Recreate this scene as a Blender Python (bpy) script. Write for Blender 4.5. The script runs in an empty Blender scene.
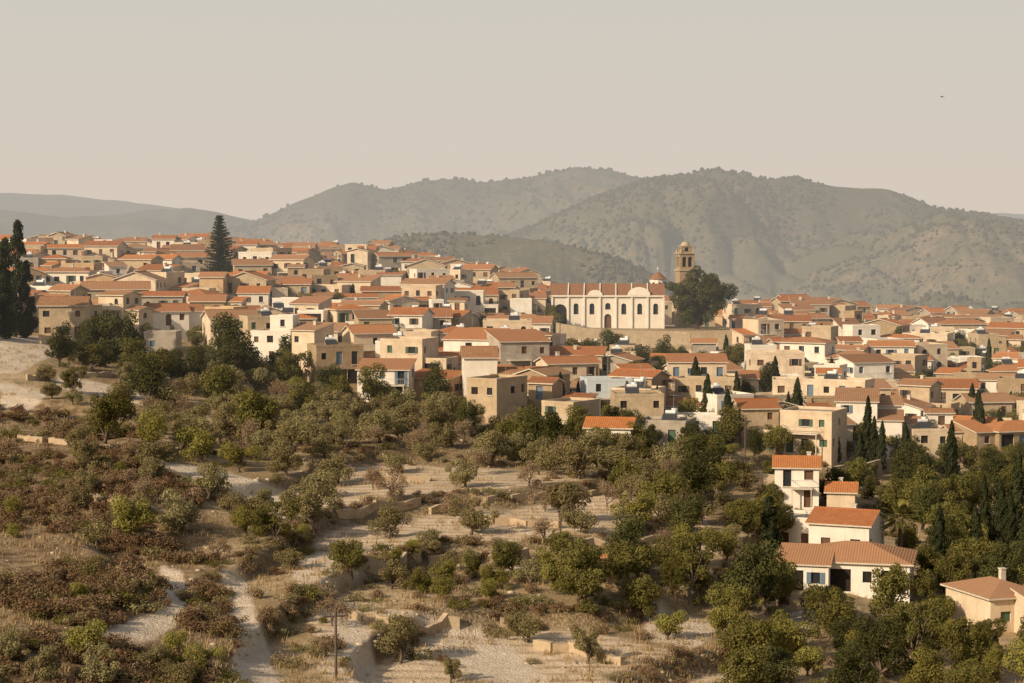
import bpy, math, random
import numpy as np
from mathutils import Vector
rng=np.random.default_rng(11); random.seed(11)
scene=bpy.context.scene
F=1991.1; TH=math.atan(101.5/F); CT=math.cos(TH); ST=math.sin(TH)
def zt(py,d):
    yr=(341.5-py)/F
    return d*(-ST+yr*CT)/(CT+yr*ST)
def project(x,y,z):
    fw=np.maximum(y*CT-z*ST,1.0); up=y*ST+z*CT
    return 512+F*x/fw, 341.5-F*up/fw
# ---------------------------------------------------------------- noise
TAB=np.random.default_rng(3).random((256,256))
def vn(x,y):
    x=np.asarray(x,float);y=np.asarray(y,float)
    ix=np.floor(x).astype(int);iy=np.floor(y).astype(int)
    fx=x-ix;fy=y-iy;fx=fx*fx*(3-2*fx);fy=fy*fy*(3-2*fy)
    a=TAB[ix&255,iy&255];b=TAB[(ix+1)&255,iy&255];c=TAB[ix&255,(iy+1)&255];d=TAB[(ix+1)&255,(iy+1)&255]
    return (a*(1-fx)+b*fx)*(1-fy)+(c*(1-fx)+d*fx)*fy
def fbm(x,y,o=4,s=0):
    t=0;a=.5;n=0
    for i in range(o):
        t=t+a*vn(x+17.3*i+s,y-9.1*i+s*1.7);n+=a;a*=.5;x=x*2.03;y=y*2.03
    return t/n
def ridged(x,y,o=4,s=0):
    t=0;a=.5;n=0
    for i in range(o):
        t=t+a*np.abs(2*vn(x+31.3*i+s,y-19.1*i+s*1.3)-1);n+=a;a*=.5;x=x*2.03;y=y*2.03
    return t/n
def inpoly(px,py,poly):
    r=np.zeros(np.shape(px),bool);n=len(poly)
    for i in range(n):
        x0,y0=poly[i];x1,y1=poly[(i+1)%n]
        if y0==y1: continue
        c=((y0>py)!=(y1>py))&(px<(x1-x0)*(py-y0)/(y1-y0)+x0)
        r^=c
    return r
# ---------------------------------------------------------------- terrain
COLS={
-150:[(683,115),(560,160),(450,220),(380,280),(332,320),(300,400),(268,480),(260,575)],
0:[(683,120),(600,145),(500,190),(430,235),(380,275),(338,315),(325,350),(302,400),(278,460),(264,540),(259,600)],
130:[(683,125),(600,150),(520,180),(450,220),(400,265),(362,320),(338,355),(312,400),(288,450),(268,520),(260,600)],
256:[(683,135),(600,160),(520,190),(450,235),(400,285),(367,330),(338,370),(312,410),(289,460),(270,530),(262,600)],
384:[(683,145),(600,168),(550,185),(460,235),(422,275),(392,305),(362,345),(332,390),(308,430),(285,490),(270,560),(264,610)],
512:[(683,150),(605,170),(550,188),(460,235),(432,262),(402,300),(372,345),(347,390),(327,440),(305,510),(289,590)],
590:[(683,150),(602,171),(550,189),(470,232),(442,262),(412,295),(380,340),(352,420),(331,430),(326,470),(312,540)],
720:[(683,153),(600,178),(545,200),(492,235),(455,265),(418,300),(384,345),(352,420),(331,430),(327,470),(325,540)],
800:[(683,155),(600,190),(540,220),(500,245),(460,275),(420,310),(386,352),(358,400),(340,440),(329,500),(325,560)],
896:[(683,160),(600,200),(530,238),(480,272),(440,307),(400,355),(367,410),(345,470),(332,540),(327,600)],
1024:[(683,160),(620,190),(540,232),(480,275),(440,312),(400,360),(367,420),(345,490),(334,570)],
1200:[(683,160),(620,190),(540,235),(480,280),(440,318),(400,370),(367,430),(345,500),(334,570)]}
DS=np.arange(-100,1400,2.0)
PXG=np.arange(-900,2000,16.0)
cp=sorted(COLS); rows=[]
for c in cp:
    t=COLS[c]; d=[-100,0,30,70,100]+[q[1] for q in t]; z=[-2,-2.2,-10,-20.5,-27.5]+[zt(*q) for q in t]
    L=t[-1][1]; zl=z[-1]
    d+=[L+50,L+200,1000,1400]; z+=[zl-3,zl-28,-62,-62]
    zz=np.interp(DS,d,z); k=np.array([1,2,3,2,1])/9.; zp=np.pad(zz,2,'edge'); rows.append(np.convolve(zp,k,'valid'))
rows=np.array(rows)
T=np.stack([np.interp(PXG,cp,rows[:,j]) for j in range(len(DS))],1)
kk=np.exp(-np.linspace(-2,2,7)**2);kk/=kk.sum()
Tp=np.pad(T,((3,3),(0,0)),'edge'); T=sum(Tp[i:i+len(PXG)]*kk[i] for i in range(7))
def sm(a,b,x):
    t=np.clip((x-a)/(b-a),0,1);return t*t*(3-2*t)
TERH=2.1
def H(x,y,riser=False):
    x=np.asarray(x,float);y=np.asarray(y,float)
    p=512+F*x/np.maximum(y,90)
    a=np.clip((p-PXG[0])/16,0,len(PXG)-1.001);b=np.clip((y-DS[0])/2,0,len(DS)-1.001)
    i=a.astype(int);j=b.astype(int);fa=a-i;fb=b-j
    z=(T[i,j]*(1-fa)+T[i+1,j]*fa)*(1-fb)+(T[i,j+1]*(1-fa)+T[i+1,j+1]*fa)*fb
    m=sm(120,145,y)*(1-sm(270,300,y))*(.35+.65*sm(170,300,p))*sm(-60,20,p)*(1-sm(760,860,p))
    o=2.4*(fbm(x/42,y/42,2,5)-.5)+.5*(fbm(x/7,y/7,2,15)-.5); t=(z+o)/TERH; fr=t-np.floor(t)
    zq=(np.floor(t)+.16*fr+.84*sm(.84,.97,fr))*TERH-o*.6
    if riser: return m*sm(.82,.86,fr)*(1-sm(.96,1.,fr))
    z=z*(1-m*.95)+zq*m*.95
    near=sm(40,110,y)*(1-sm(300,340,y))
    z=z+near*(1.-.5*m)*(1.1*(fbm(x/14,y/14,4,2)-.5)+.3*(fbm(x/2.6,y/2.6,3,9)-.5))
    lf=near*(1-sm(150,330,p))
    z=z-lf*2.2*(1-sm(0,.35,ridged(x/45+.02*y,y/60,3,4)))
    far=sm(1000,1400,y)
    return z*(1-far)+far*(-62+0*y)
def h1(x,y): return float(H(np.array([x]),np.array([y]))[0])
YM=np.arange(108,640,1.5)
def sites(px,py):
    px=np.atleast_1d(np.asarray(px,float));py=np.atleast_1d(np.asarray(py,float))
    xr=(px-512)/F;yr=(341.5-py)/F
    ux=xr/(CT+yr*ST);uz=(-ST+yr*CT)/(CT+yr*ST)
    X=ux[:,None]*YM;Z=uz[:,None]*YM
    hit=(Z<H(X,np.broadcast_to(YM,X.shape)))
    k=np.where(hit.any(1),hit.argmax(1),len(YM)-1)
    y=YM[k];x=ux*y
    return x,y,H(x,y),hit.any(1)
def site(px,py):
    x,y,z,o=sites([px],[py]);return float(x[0]),float(y[0]),float(z[0])
# ---------------------------------------------------------------- materials
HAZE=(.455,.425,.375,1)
def finish_with_haze(m,nt,sh,hz=2250.0):  # airlight painted into each material: haze-coloured emission, stronger further along world Y
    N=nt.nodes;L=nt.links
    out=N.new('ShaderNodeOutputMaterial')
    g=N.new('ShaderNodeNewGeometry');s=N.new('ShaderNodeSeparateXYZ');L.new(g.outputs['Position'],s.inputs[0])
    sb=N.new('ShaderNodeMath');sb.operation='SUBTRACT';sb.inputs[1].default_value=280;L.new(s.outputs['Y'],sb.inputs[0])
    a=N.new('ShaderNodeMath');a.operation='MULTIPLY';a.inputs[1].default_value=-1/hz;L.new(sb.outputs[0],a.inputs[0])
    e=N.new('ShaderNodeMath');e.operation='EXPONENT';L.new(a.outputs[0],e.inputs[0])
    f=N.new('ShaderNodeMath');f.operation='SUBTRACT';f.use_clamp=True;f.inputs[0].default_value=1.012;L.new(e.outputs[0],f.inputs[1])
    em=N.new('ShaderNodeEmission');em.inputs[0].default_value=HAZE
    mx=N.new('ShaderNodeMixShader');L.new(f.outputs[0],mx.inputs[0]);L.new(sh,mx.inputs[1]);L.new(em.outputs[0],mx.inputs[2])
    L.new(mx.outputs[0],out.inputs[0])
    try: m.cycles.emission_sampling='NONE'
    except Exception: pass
def newmat(name):
    m=bpy.data.materials.new(name);m.use_nodes=True;m.node_tree.nodes.clear();return m,m.node_tree
def noise(nt,vec,scale,detail=4,rough=.6):
    n=nt.nodes.new('ShaderNodeTexNoise');n.inputs['Scale'].default_value=scale;n.inputs['Detail'].default_value=detail;n.inputs['Roughness'].default_value=rough
    if vec is not None: nt.links.new(vec,n.inputs['Vector'])
    return n.outputs['Fac']
def ramp(nt,f,a,b,va=0.,vb=1.):
    n=nt.nodes.new('ShaderNodeMapRange');n.inputs[1].default_value=a;n.inputs[2].default_value=b;n.inputs[3].default_value=va;n.inputs[4].default_value=vb
    nt.links.new(f,n.inputs[0]);return n.outputs[0]
def mix(nt,f,a,b,bt='MIX'):
    n=nt.nodes.new('ShaderNodeMix');n.data_type='RGBA';n.blend_type=bt
    for s,v in ((n.inputs[0],f),(n.inputs[6],a),(n.inputs[7],b)):
        if isinstance(v,(float,int)): s.default_value=v
        elif isinstance(v,tuple): s.default_value=(v[0],v[1],v[2],1)
        else: nt.links.new(v,s)
    return n.outputs[2]
def tc(nt,o='Object'): return nt.nodes.new('ShaderNodeTexCoord').outputs[o]
def orand(nt): return nt.nodes.new('ShaderNodeObjectInfo').outputs['Random']
def princ(nt,col,rough=.9,bump=None,bs=.3,bd=.1,spec=.2):
    p=nt.nodes.new('ShaderNodeBsdfPrincipled');p.inputs['Roughness'].default_value=rough
    p.inputs['Specular IOR Level'].default_value=spec
    if isinstance(col,tuple): p.inputs['Base Color'].default_value=(*col,1)
    else: nt.links.new(col,p.inputs['Base Color'])
    if bump is not None:
        b=nt.nodes.new('ShaderNodeBump');b.inputs['Strength'].default_value=bs;b.inputs['Distance'].default_value=bd
        nt.links.new(bump,b.inputs['Height']);nt.links.new(b.outputs[0],p.inputs['Normal'])
    return p.outputs[0]
def wall_mat(name,c,stone=False,var=.35):
    m,nt=newmat(name);v=tc(nt)
    big=ramp(nt,noise(nt,v,.5,5,.7),.3,.7)
    d=tuple(k*(1-var) for k in c);d=(d[0],d[1]*.96,d[2]*.9)
    col=mix(nt,big,d,c)
    mp=nt.nodes.new('ShaderNodeMapping');mp.inputs['Scale'].default_value=(1.8,1.8,.25);nt.links.new(v,mp.inputs[0])
    st=ramp(nt,noise(nt,mp.outputs[0],1.5,4,.7),.52,.75,0.,.45)
    col=mix(nt,st,col,tuple(k*.5 for k in c))
    if stone:
        vo=nt.nodes.new('ShaderNodeTexVoronoi');vo.inputs['Scale'].default_value=2.6;nt.links.new(v,vo.inputs['Vector'])
        bw=nt.nodes.new('ShaderNodeSeparateColor');nt.links.new(vo.outputs['Color'],bw.inputs[0])
        col=mix(nt,ramp(nt,bw.outputs[0],0,1,0.,.5),col,tuple(k*.55 for k in c))
        bump=vo.outputs['Distance']
    else: bump=noise(nt,v,5,4)
    r=orand(nt);col=mix(nt,ramp(nt,r,0,1,0.,.34),col,(c[0]*.6,c[1]*.53,c[2]*.44))
    finish_with_haze(m,nt,princ(nt,col,.92,bump,.35,.06));return m
M={}
M['cream']=wall_mat('cream_plaster',(.73,.59,.43))
M['white']=wall_mat('white_plaster',(.82,.755,.66),var=.18)
M['lime']=wall_mat('limestone_masonry',(.57,.445,.30),True)
M['tan']=wall_mat('tan_stone_masonry',(.44,.325,.205),True)
M['grey']=wall_mat('weathered_concrete',(.45,.39,.32),var=.4)
M['ochre']=wall_mat('ochre_plaster',(.62,.43,.255))
M['blue']=wall_mat('pale_blue_plaster',(.56,.62,.66),var=.15)
def roof_mat(name,c1,c2):
    m,nt=newmat(name);v=tc(nt)
    g=ramp(nt,noise(nt,v,.9,6,.75),.3,.72);col=mix(nt,g,c1,c2)
    sp=ramp(nt,noise(nt,v,4,4,.75),.5,.72,0,.7);col=mix(nt,sp,col,(.18,.10,.06))
    w=nt.nodes.new('ShaderNodeTexWave');w.wave_type='BANDS';w.bands_direction='X';w.inputs['Scale'].default_value=1.15;w.inputs['Distortion'].default_value=.15;nt.links.new(v,w.inputs['Vector'])
    w2=nt.nodes.new('ShaderNodeTexWave');w2.bands_direction='Y';w2.inputs['Scale'].default_value=.9;nt.links.new(v,w2.inputs['Vector'])
    col=mix(nt,ramp(nt,w.outputs[1],0,.6,.38,0.),col,(.13,.055,.03))
    col=mix(nt,ramp(nt,w2.outputs[1],0,.3,.18,0.),col,(.13,.055,.03))
    r=orand(nt);col=mix(nt,ramp(nt,r,.4,1,0,.7),col,(.34,.21,.125))
    col=mix(nt,ramp(nt,r,.3,0,0,.6),col,(.19,.09,.048))
    finish_with_haze(m,nt,princ(nt,col,.85,w.outputs[1],.5,.06,.1));return m
M['roof1']=roof_mat('terracotta_tiles',(.35,.12,.042),(.46,.19,.078))
M['roof2']=roof_mat('old_clay_tiles',(.29,.135,.062),(.41,.235,.125))
M['roof3']=roof_mat('orange_clay_tiles',(.46,.15,.042),(.56,.23,.08))
M['deck']=wall_mat('flat_roof_screed',(.50,.44,.36),var=.35)
def flat(name,c,rough=.7,spec=.3,metal=0):
    m,nt=newmat(name);v=tc(nt)
    col=mix(nt,ramp(nt,noise(nt,v,2.5,4),.3,.7),tuple(k*.75 for k in c),c)
    finish_with_haze(m,nt,princ(nt,col,rough,spec=spec));return m
M['glass']=flat('window_glass',(.030,.032,.036),.25,.4)
M['wood']=flat('brown_wood',(.13,.07,.04))
M['bluewood']=flat('blue_painted_wood',(.13,.19,.25))
M['greenwood']=flat('green_painted_wood',(.07,.12,.07))
M['dark']=flat('dark_interior',(.03,.024,.02),.9,.1)
M['trim']=flat('stone_trim',(.60,.52,.41),.85)
M['metal']=flat('galvanised_metal',(.40,.39,.37),.5,.4)
M['tank']=flat('white_tank_enamel',(.72,.70,.66),.5,.3)
M['panel']=flat('solar_panel_glass',(.05,.05,.055),.55,.2)
M['pole']=flat('weathered_pole_wood',(.12,.09,.07))
M['bark']=flat('bark',(.15,.11,.08),.95,.1)
M['feather']=flat('dark_feathers',(.04,.035,.03),.8,.1)
M['carr']=flat('red_car_paint',(.35,.04,.03),.3,.5)
M['cars']=flat('silver_car_paint',(.35,.36,.37),.3,.5)
M['tyre']=flat('tyre_rubber',(.03,.03,.03),.9,.1)
M['rock']=wall_mat('pale_limestone_rock',(.54,.44,.32),var=.4)
def leaf_mat(name,c1,c2,c3,tr=.3):
    m,nt=newmat(name);v=tc(nt)
    g=ramp(nt,noise(nt,v,.9,3,.6),.36,.64);col=mix(nt,g,c1,c2)
    g2=ramp(nt,noise(nt,v,5,2,.6),.55,.7);col=mix(nt,g2,col,c3)
    r=orand(nt);col=mix(nt,ramp(nt,r,0,1,0,.55),col,(c1[0]*.66,c1[1]*.52,c1[2]*.45))
    d=nt.nodes.new('ShaderNodeBsdfDiffuse');t=nt.nodes.new('ShaderNodeBsdfTranslucent')
    nt.links.new(col,d.inputs[0]);nt.links.new(col,t.inputs[0])
    x=nt.nodes.new('ShaderNodeMixShader');x.inputs[0].default_value=tr
    nt.links.new(d.outputs[0],x.inputs[1]);nt.links.new(t.outputs[0],x.inputs[2])
    finish_with_haze(m,nt,x.outputs[0]);return m
M['l_olive']=leaf_mat('olive_leaves',(.215,.185,.085),(.33,.285,.135),(.39,.33,.18))
M['l_broad']=leaf_mat('broadleaf_leaves',(.115,.11,.032),(.225,.20,.058),(.28,.24,.08))
M['l_dark']=leaf_mat('dark_evergreen_leaves',(.058,.066,.024),(.12,.115,.04),(.16,.14,.055))
M['l_cyp']=leaf_mat('cypress_leaves',(.030,.040,.018),(.058,.062,.027),(.08,.08,.036),.1)
M['l_bright']=leaf_mat('fresh_green_leaves',(.20,.185,.045),(.32,.285,.08),(.36,.31,.10))
M['l_dry']=leaf_mat('dry_twig_leaves',(.30,.215,.13),(.38,.285,.18),(.22,.15,.09))
M['l_scrub']=leaf_mat('brown_scrub_leaves',(.17,.105,.06),(.27,.18,.10),(.20,.17,.08),.15)
M['l_grass']=leaf_mat('dry_grass_blades',(.48,.36,.20),(.38,.28,.14),(.54,.42,.25),.3)
M['l_forest']=leaf_mat('hill_forest_leaves',(.065,.066,.036),(.09,.085,.045),(.10,.095,.05),.1)
def ground_mat():
    m,nt=newmat('dry_earth');v=tc(nt,'Object')
    at=nt.nodes.new('ShaderNodeVertexColor');at.layer_name='zone'
    sp=nt.nodes.new('ShaderNodeSeparateColor');nt.links.new(at.outputs[0],sp.inputs[0])
    n1=noise(nt,v,.06,6,.65);n2=noise(nt,v,.6,5,.7);n3=noise(nt,v,4,3,.7)
    col=mix(nt,ramp(nt,n1,.38,.62),(.29,.205,.11),(.48,.36,.22))
    col=mix(nt,ramp(nt,n2,.45,.65,0,.7),col,(.20,.15,.075))
    sc=mix(nt,ramp(nt,n2,.4,.62),(.15,.10,.055),(.35,.25,.15))
    col=mix(nt,sp.outputs[1],col,sc)
    pf=mix(nt,ramp(nt,n2,.35,.65),(.55,.42,.28),(.68,.54,.38))
    w=nt.nodes.new('ShaderNodeTexWave');w.inputs['Scale'].default_value=.13;w.inputs['Distortion'].default_value=4;w.inputs['Detail'].default_value=3;w.inputs['Detail Scale'].default_value=.5
    w.bands_direction='Y';nt.links.new(v,w.inputs['Vector'])
    pf=mix(nt,ramp(nt,w.outputs[1],.45,.0,0,.5),pf,(.29,.20,.12))
    pf=mix(nt,ramp(nt,n1,.5,.62,0,.35),pf,(.38,.28,.16))
    pf=mix(nt,ramp(nt,n3,.58,.7,0,.6),pf,(.28,.20,.12))
    col=mix(nt,sp.outputs[0],col,pf)
    pa=mix(nt,ramp(nt,n2,.35,.65),(.54,.43,.31),(.66,.55,.42))
    pa=mix(nt,ramp(nt,n3,.55,.7,0,.6),pa,(.35,.26,.17))
    col=mix(nt,sp.outputs[2],col,pa)
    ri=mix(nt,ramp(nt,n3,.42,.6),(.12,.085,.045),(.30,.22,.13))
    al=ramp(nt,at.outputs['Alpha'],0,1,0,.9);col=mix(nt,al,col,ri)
    bp=nt.nodes.new('ShaderNodeMath');bp.operation='ADD';nt.links.new(n2,bp.inputs[0]);nt.links.new(n3,bp.inputs[1])
    finish_with_haze(m,nt,princ(nt,col,.97,bp.outputs[0],.8,.3,.05));return m
M['ground']=ground_mat()
def hill_mat():
    m,nt=newmat('wooded_hillside');v=tc(nt,'Object')
    n1=noise(nt,v,.005,6,.65);n2=noise(nt,v,.05,5,.75);n3=noise(nt,v,.22,3,.7)
    col=mix(nt,ramp(nt,n1,.46,.66),(.105,.095,.055),(.26,.19,.125))
    col=mix(nt,ramp(nt,n2,.42,.58,0,.7),col,(.09,.082,.048))
    col=mix(nt,ramp(nt,n3,.48,.6,0,.6),col,(.07,.066,.038))
    finish_with_haze(m,nt,princ(nt,col,1,None,spec=0));return m
M['hill']=hill_mat()
# ---------------------------------------------------------------- mesh utils
COL=scene.collection
def mesh_np(name,V,Q,mats,mi=None,smooth=False):
    me=bpy.data.meshes.new(name);V=np.asarray(V,np.float32);Q=np.asarray(Q,np.int32);n,k=Q.shape
    me.vertices.add(len(V));me.vertices.foreach_set('co',V.ravel())
    me.loops.add(n*k);me.loops.foreach_set('vertex_index',Q.ravel())
    me.polygons.add(n);me.polygons.foreach_set('loop_start',np.arange(0,n*k,k,dtype=np.int32));me.polygons.foreach_set('loop_total',np.full(n,k,np.int32))
    if mi is not None: me.polygons.foreach_set('material_index',np.asarray(mi,np.int32))
    if smooth: me.polygons.foreach_set('use_smooth',np.ones(n,bool))
    for m in mats: me.materials.append(m)
    me.update(calc_edges=True);return me
def add(name,data,loc=(0,0,0),rot=0,sc=1,parent=None):
    o=bpy.data.objects.new(name,data);COL.objects.link(o);o.location=loc;o.rotation_euler=(0,0,rot)
    o.scale=(sc,sc,sc) if not isinstance(sc,tuple) else sc
    if parent: o.parent=parent
    return o
def grid_faces(nr,nc):
    i=np.arange(nr-1)[:,None]*nc+np.arange(nc-1)[None,:]
    return np.stack([i,i+1,i+nc+1,i+nc],-1).reshape(-1,4)
class MB:
    def __init__(s): s.v=[];s.f=[];s.m=[]
    def poly(s,pts,m=0):
        b=len(s.v);s.v+=[tuple(p) for p in pts];s.f.append(tuple(range(b,b+len(pts))));s.m.append(m)
    def box(s,x0,y0,z0,x1,y1,z1,m=0):
        b=len(s.v);s.v+=[(x0,y0,z0),(x1,y0,z0),(x1,y1,z0),(x0,y1,z0),(x0,y0,z1),(x1,y0,z1),(x1,y1,z1),(x0,y1,z1)]
        for q in ((0,3,2,1),(4,5,6,7),(0,1,5,4),(1,2,6,5),(2,3,7,6),(3,0,4,7)): s.f.append(tuple(b+i for i in q));s.m.append(m)
    def tube(s,p0,p1,r0,r1,n=6,m=0,cap=True):
        p0=np.array(p0,float);p1=np.array(p1,float);d=p1-p0;d/=max(np.linalg.norm(d),1e-6)
        a=np.cross(d,[0,0,1] if abs(d[2])<.9 else [1,0,0]);a/=np.linalg.norm(a);c=np.cross(d,a);b=len(s.v)
        for p,r in ((p0,r0),(p1,r1)):
            for i in range(n):
                t=2*math.pi*i/n;s.v.append(tuple(p+r*(math.cos(t)*a+math.sin(t)*c)))
        for i in range(n):
            j=(i+1)%n;s.f.append((b+i,b+j,b+n+j,b+n+i));s.m.append(m)
        if cap: s.f.append(tuple(b+n+i for i in range(n)));s.m.append(m);s.f.append(tuple(b+i for i in reversed(range(n))));s.m.append(m)
    def dome(s,cx,cy,z,r,h,n=12,k=4,m=0):
        prev=None
        for i in range(k+1):
            a=math.pi/2*i/k;ring=[(cx+r*math.cos(a)*math.cos(2*math.pi*j/n),cy+r*math.cos(a)*math.sin(2*math.pi*j/n),z+h*math.sin(a)) for j in range(n)]
            if prev:
                for j in range(n):
                    q=(j+1)%n
                    if i==k: s.poly([prev[j],prev[q],ring[0]],m)
                    else: s.poly([prev[j],prev[q],ring[q],ring[j]],m)
            prev=ring
    def obj(s,name,mats,parent=None,loc=(0,0,0),rot=0):
        if not s.f: return None
        me=bpy.data.meshes.new(name);me.from_pydata(s.v,[],s.f);me.polygons.foreach_set('material_index',s.m)
        for m in mats: me.materials.append(m)
        me.update();return add(name,me,loc,rot,1,parent)
def empty(name,loc,rot=0):
    o=bpy.data.objects.new(name,None);COL.objects.link(o);o.location=loc;o.rotation_euler=(0,0,rot);o.empty_display_size=1;return o
# ---------------------------------------------------------------- ground sheet
ys=np.concatenate([np.linspace(-90,100,40),np.arange(102,335,.7),np.arange(335,700,2.2),np.geomspace(702,16000,70)])
ss=np.concatenate([np.linspace(-1.2,-.30,40)[:-1],np.linspace(-.30,.30,520),np.linspace(.30,1.2,40)[1:]])
Y,S=np.meshgrid(ys,ss,indexing='ij');X=S*(Y+np.where(Y<100,(100-Y)*.8,0))
Z=H(X,Y)
FIELD=[(262,500),(280,475),(350,455),(430,458),(500,474),(560,476),(620,490),(705,515),(720,550),(640,570),(560,566),(480,570),(400,562),(330,556),(268,532)]
LOWER=[(285,594),(350,598),(420,610),(500,620),(580,632),(700,655),(760,690),(330,690),(320,640)]
PATHS=[[(214,568),(236,572),(250,600),(272,650),(282,700),(228,700),(236,650),(226,610)],[(158,566),(178,570),(192,620),(150,642),(60,654),(58,642),(120,624),(166,608)],
 [(0,336),(70,338),(60,352),(20,372),(0,372)],[(296,558),(350,550),(366,578),(320,594),(292,584)],
 [(150,460),(262,478),(300,500),(262,510),(200,484),(140,468)],[(640,600),(720,622),(700,650),(650,640)],[(840,600),(800,640),(720,650),(790,612)],[(0,380),(50,392),(30,412),(0,408)],
 [(60,372),(150,395),(140,405),(60,388)],[(320,600),(345,604),(372,640),(380,700),(345,700),(345,650)],[(370,606),(440,616),(500,640),(560,690),(500,690),(440,650),(380,624)]]
SCRUB=[(-60,395),(60,400),(150,430),(200,500),(215,560),(235,640),(225,700),(-60,700)]
gx,gy=project(X,Y,Z)
jx=gx+16*(fbm(X/9,Y/9,4,1)-.5)*2;jy=gy+8*(fbm(X/9,Y/9,4,7)-.5)*2
r=inpoly(jx,jy,FIELD)|inpoly(jx,jy,LOWER)
g=inpoly(jx,jy,SCRUB)
b=np.zeros_like(r)
for p in PATHS: b|=inpoly(gx*.5+jx*.5,gy*.5+jy*.5,p)
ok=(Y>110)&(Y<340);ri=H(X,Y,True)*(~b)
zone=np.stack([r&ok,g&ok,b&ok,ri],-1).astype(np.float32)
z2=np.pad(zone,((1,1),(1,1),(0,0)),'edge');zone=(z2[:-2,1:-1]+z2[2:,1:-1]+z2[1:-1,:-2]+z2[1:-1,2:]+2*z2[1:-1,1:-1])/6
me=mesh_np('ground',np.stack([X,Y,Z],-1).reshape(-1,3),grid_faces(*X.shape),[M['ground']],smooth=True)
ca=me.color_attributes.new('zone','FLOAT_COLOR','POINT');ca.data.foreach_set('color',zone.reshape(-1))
add('ground',me)
# ---------------------------------------------------------------- hills
hill_trees=[]
def hill(name,crest,D,front,back,basez,amp,fx,seed,nx=420,ny=150,trees=0,rise=1.0):
    cx=[c[0] for c in crest];cy=[c[1] for c in crest]
    px=np.linspace(cx[0],cx[-1],nx);cyi=np.interp(px,cx,cy)
    k=np.exp(-np.linspace(-2,2,9)**2);k/=k.sum();cyi=np.convolve(np.pad(cyi,4,'edge'),k,'valid')
    x=(px-512)/F*D;cz=zt(cyi,D)+D/2200*5*(fbm(x/(D*.018),x*0,4,seed)-.5)
    y=np.concatenate([np.linspace(D-front,D,int(ny*.8)),np.linspace(D,D+back,ny-int(ny*.8)+1)[1:]])
    XX,YY=np.meshgrid(x,y);CZ=np.broadcast_to(cz,XX.shape)
    t=np.clip((YY-(D-front))/front,0,1);tb=np.clip((YY-D)/back,0,1)
    base=np.minimum(basez,CZ)
    wx=XX+fx*.5*(fbm(XX/fx,YY/fx,3,seed+5)-.5);
    rd=ridged(wx/fx+YY/(fx*3.2),YY/(fx*1.9),5,seed)
    ZZ=base+(CZ-base)*(t**rise)-(CZ-base)*.55*tb*tb
    val=sm(0,.75,rd)
    ZZ=ZZ-amp*(.85-val)*np.minimum(1,(1-t)*3.5+.03)*np.minimum(1,t*3)*(tb<=0)
    me=mesh_np(name,np.stack([XX,YY,ZZ],-1).reshape(-1,3),grid_faces(*XX.shape),[M['hill']],smooth=True);add(name,me)
    if trees:
        a=rng.random(trees*2)*(nx-1.01);bq=(1-rng.random(trees*2)**1.3)*(ny-1.01);i=a.astype(int);j=bq.astype(int)
        fxx=(a-i)[:,None];fyy=(bq-j)[:,None]
        Vv=np.stack([XX,YY,ZZ],-1);P=(Vv[j,i]*(1-fxx)+Vv[j,i+1]*fxx)*(1-fyy)+(Vv[j+1,i]*(1-fxx)+Vv[j+1,i+1]*fxx)*fyy
        dn=fbm(P[:,0]/90,P[:,1]/90,4,seed+2);keep=dn>.36+.18*rng.random(len(P));P=P[keep][:trees]
        hill_trees.append(P)
hill('far_hills',[(-250,186),(-100,188),(0,192),(60,195),(100,200),(150,204),(200,210),(250,220),(330,236),(400,240)],5200,1200,900,-60,60,500,3,200,60)
hill('far_hills',[(860,240),(930,222),(965,212),(1000,214),(1060,216),(1200,214),(1300,216)],6000,1500,900,-60,60,500,8,150,60)
hill('mid_hills',[(-250,205),(-100,200),(-20,207),(30,212),(60,218),(100,216),(150,210),(185,207),(210,211),(240,219),(280,232),(340,242)],3300,1000,700,-62,70,330,13,260,90)
hill('mountain_ridge',[(150,246),(200,236),(250,222),(290,205),(330,188),(352,182),(385,190),(420,181),(450,179),(480,181),(520,180),(548,172),(575,167),(605,170),(640,178),(700,182),(760,190),(850,205),(950,225),(1100,240)],2900,1000,700,-62,120,260,21,520,150,8000)
hill('mountain_ridge',[(400,275),(440,262),(500,240),(560,215),(610,192),(650,178),(680,176),(705,169),(740,171),(765,178),(800,179),(835,186),(860,187),(885,188),(905,195),(935,207),(965,212),(990,216),(1024,222),(1100,232),(1300,240)],2150,950,600,-62,115,190,34,560,180,20000)
hill('wooded_hill',[(300,275),(335,258),(370,243),(400,236),(450,234),(500,236),(550,241),(600,252),(640,268),(690,290)],1400,300,300,-62,25,110,42,260,70,2600)
P=np.concatenate(hill_trees);n=len(P)
ph=(1+5**.5)/2;ico=np.array([(-1,ph,0),(1,ph,0),(-1,-ph,0),(1,-ph,0),(0,-1,ph),(0,1,ph),(0,-1,-ph),(0,1,-ph),(ph,0,-1),(ph,0,1),(-ph,0,-1),(-ph,0,1)])/1.9
icf=np.array([(0,11,5),(0,5,1),(0,1,7),(0,7,10),(0,10,11),(1,5,9),(5,11,4),(11,10,2),(10,7,6),(7,1,8),(3,9,4),(3,4,2),(3,2,6),(3,6,8),(3,8,9),(4,9,5),(2,4,11),(6,2,10),(8,6,7),(9,8,1)])
s=(rng.random(n)**1.6*2.0+1.0)*np.clip(P[:,1]/2200,.75,1.2)
V=P[:,None,:]+ico[None]*s[:,None,None]*np.array([1,1,1.15])*(.75+.5*rng.random((n,12,1)))+np.array([0,0,1])*s[:,None,None]*.5
me=mesh_np('hill_forest',V.reshape(-1,3),(icf[None]+np.arange(n)[:,None,None]*12).reshape(-1,3),[M['l_forest']]);add('hill_forest',me)
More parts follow.
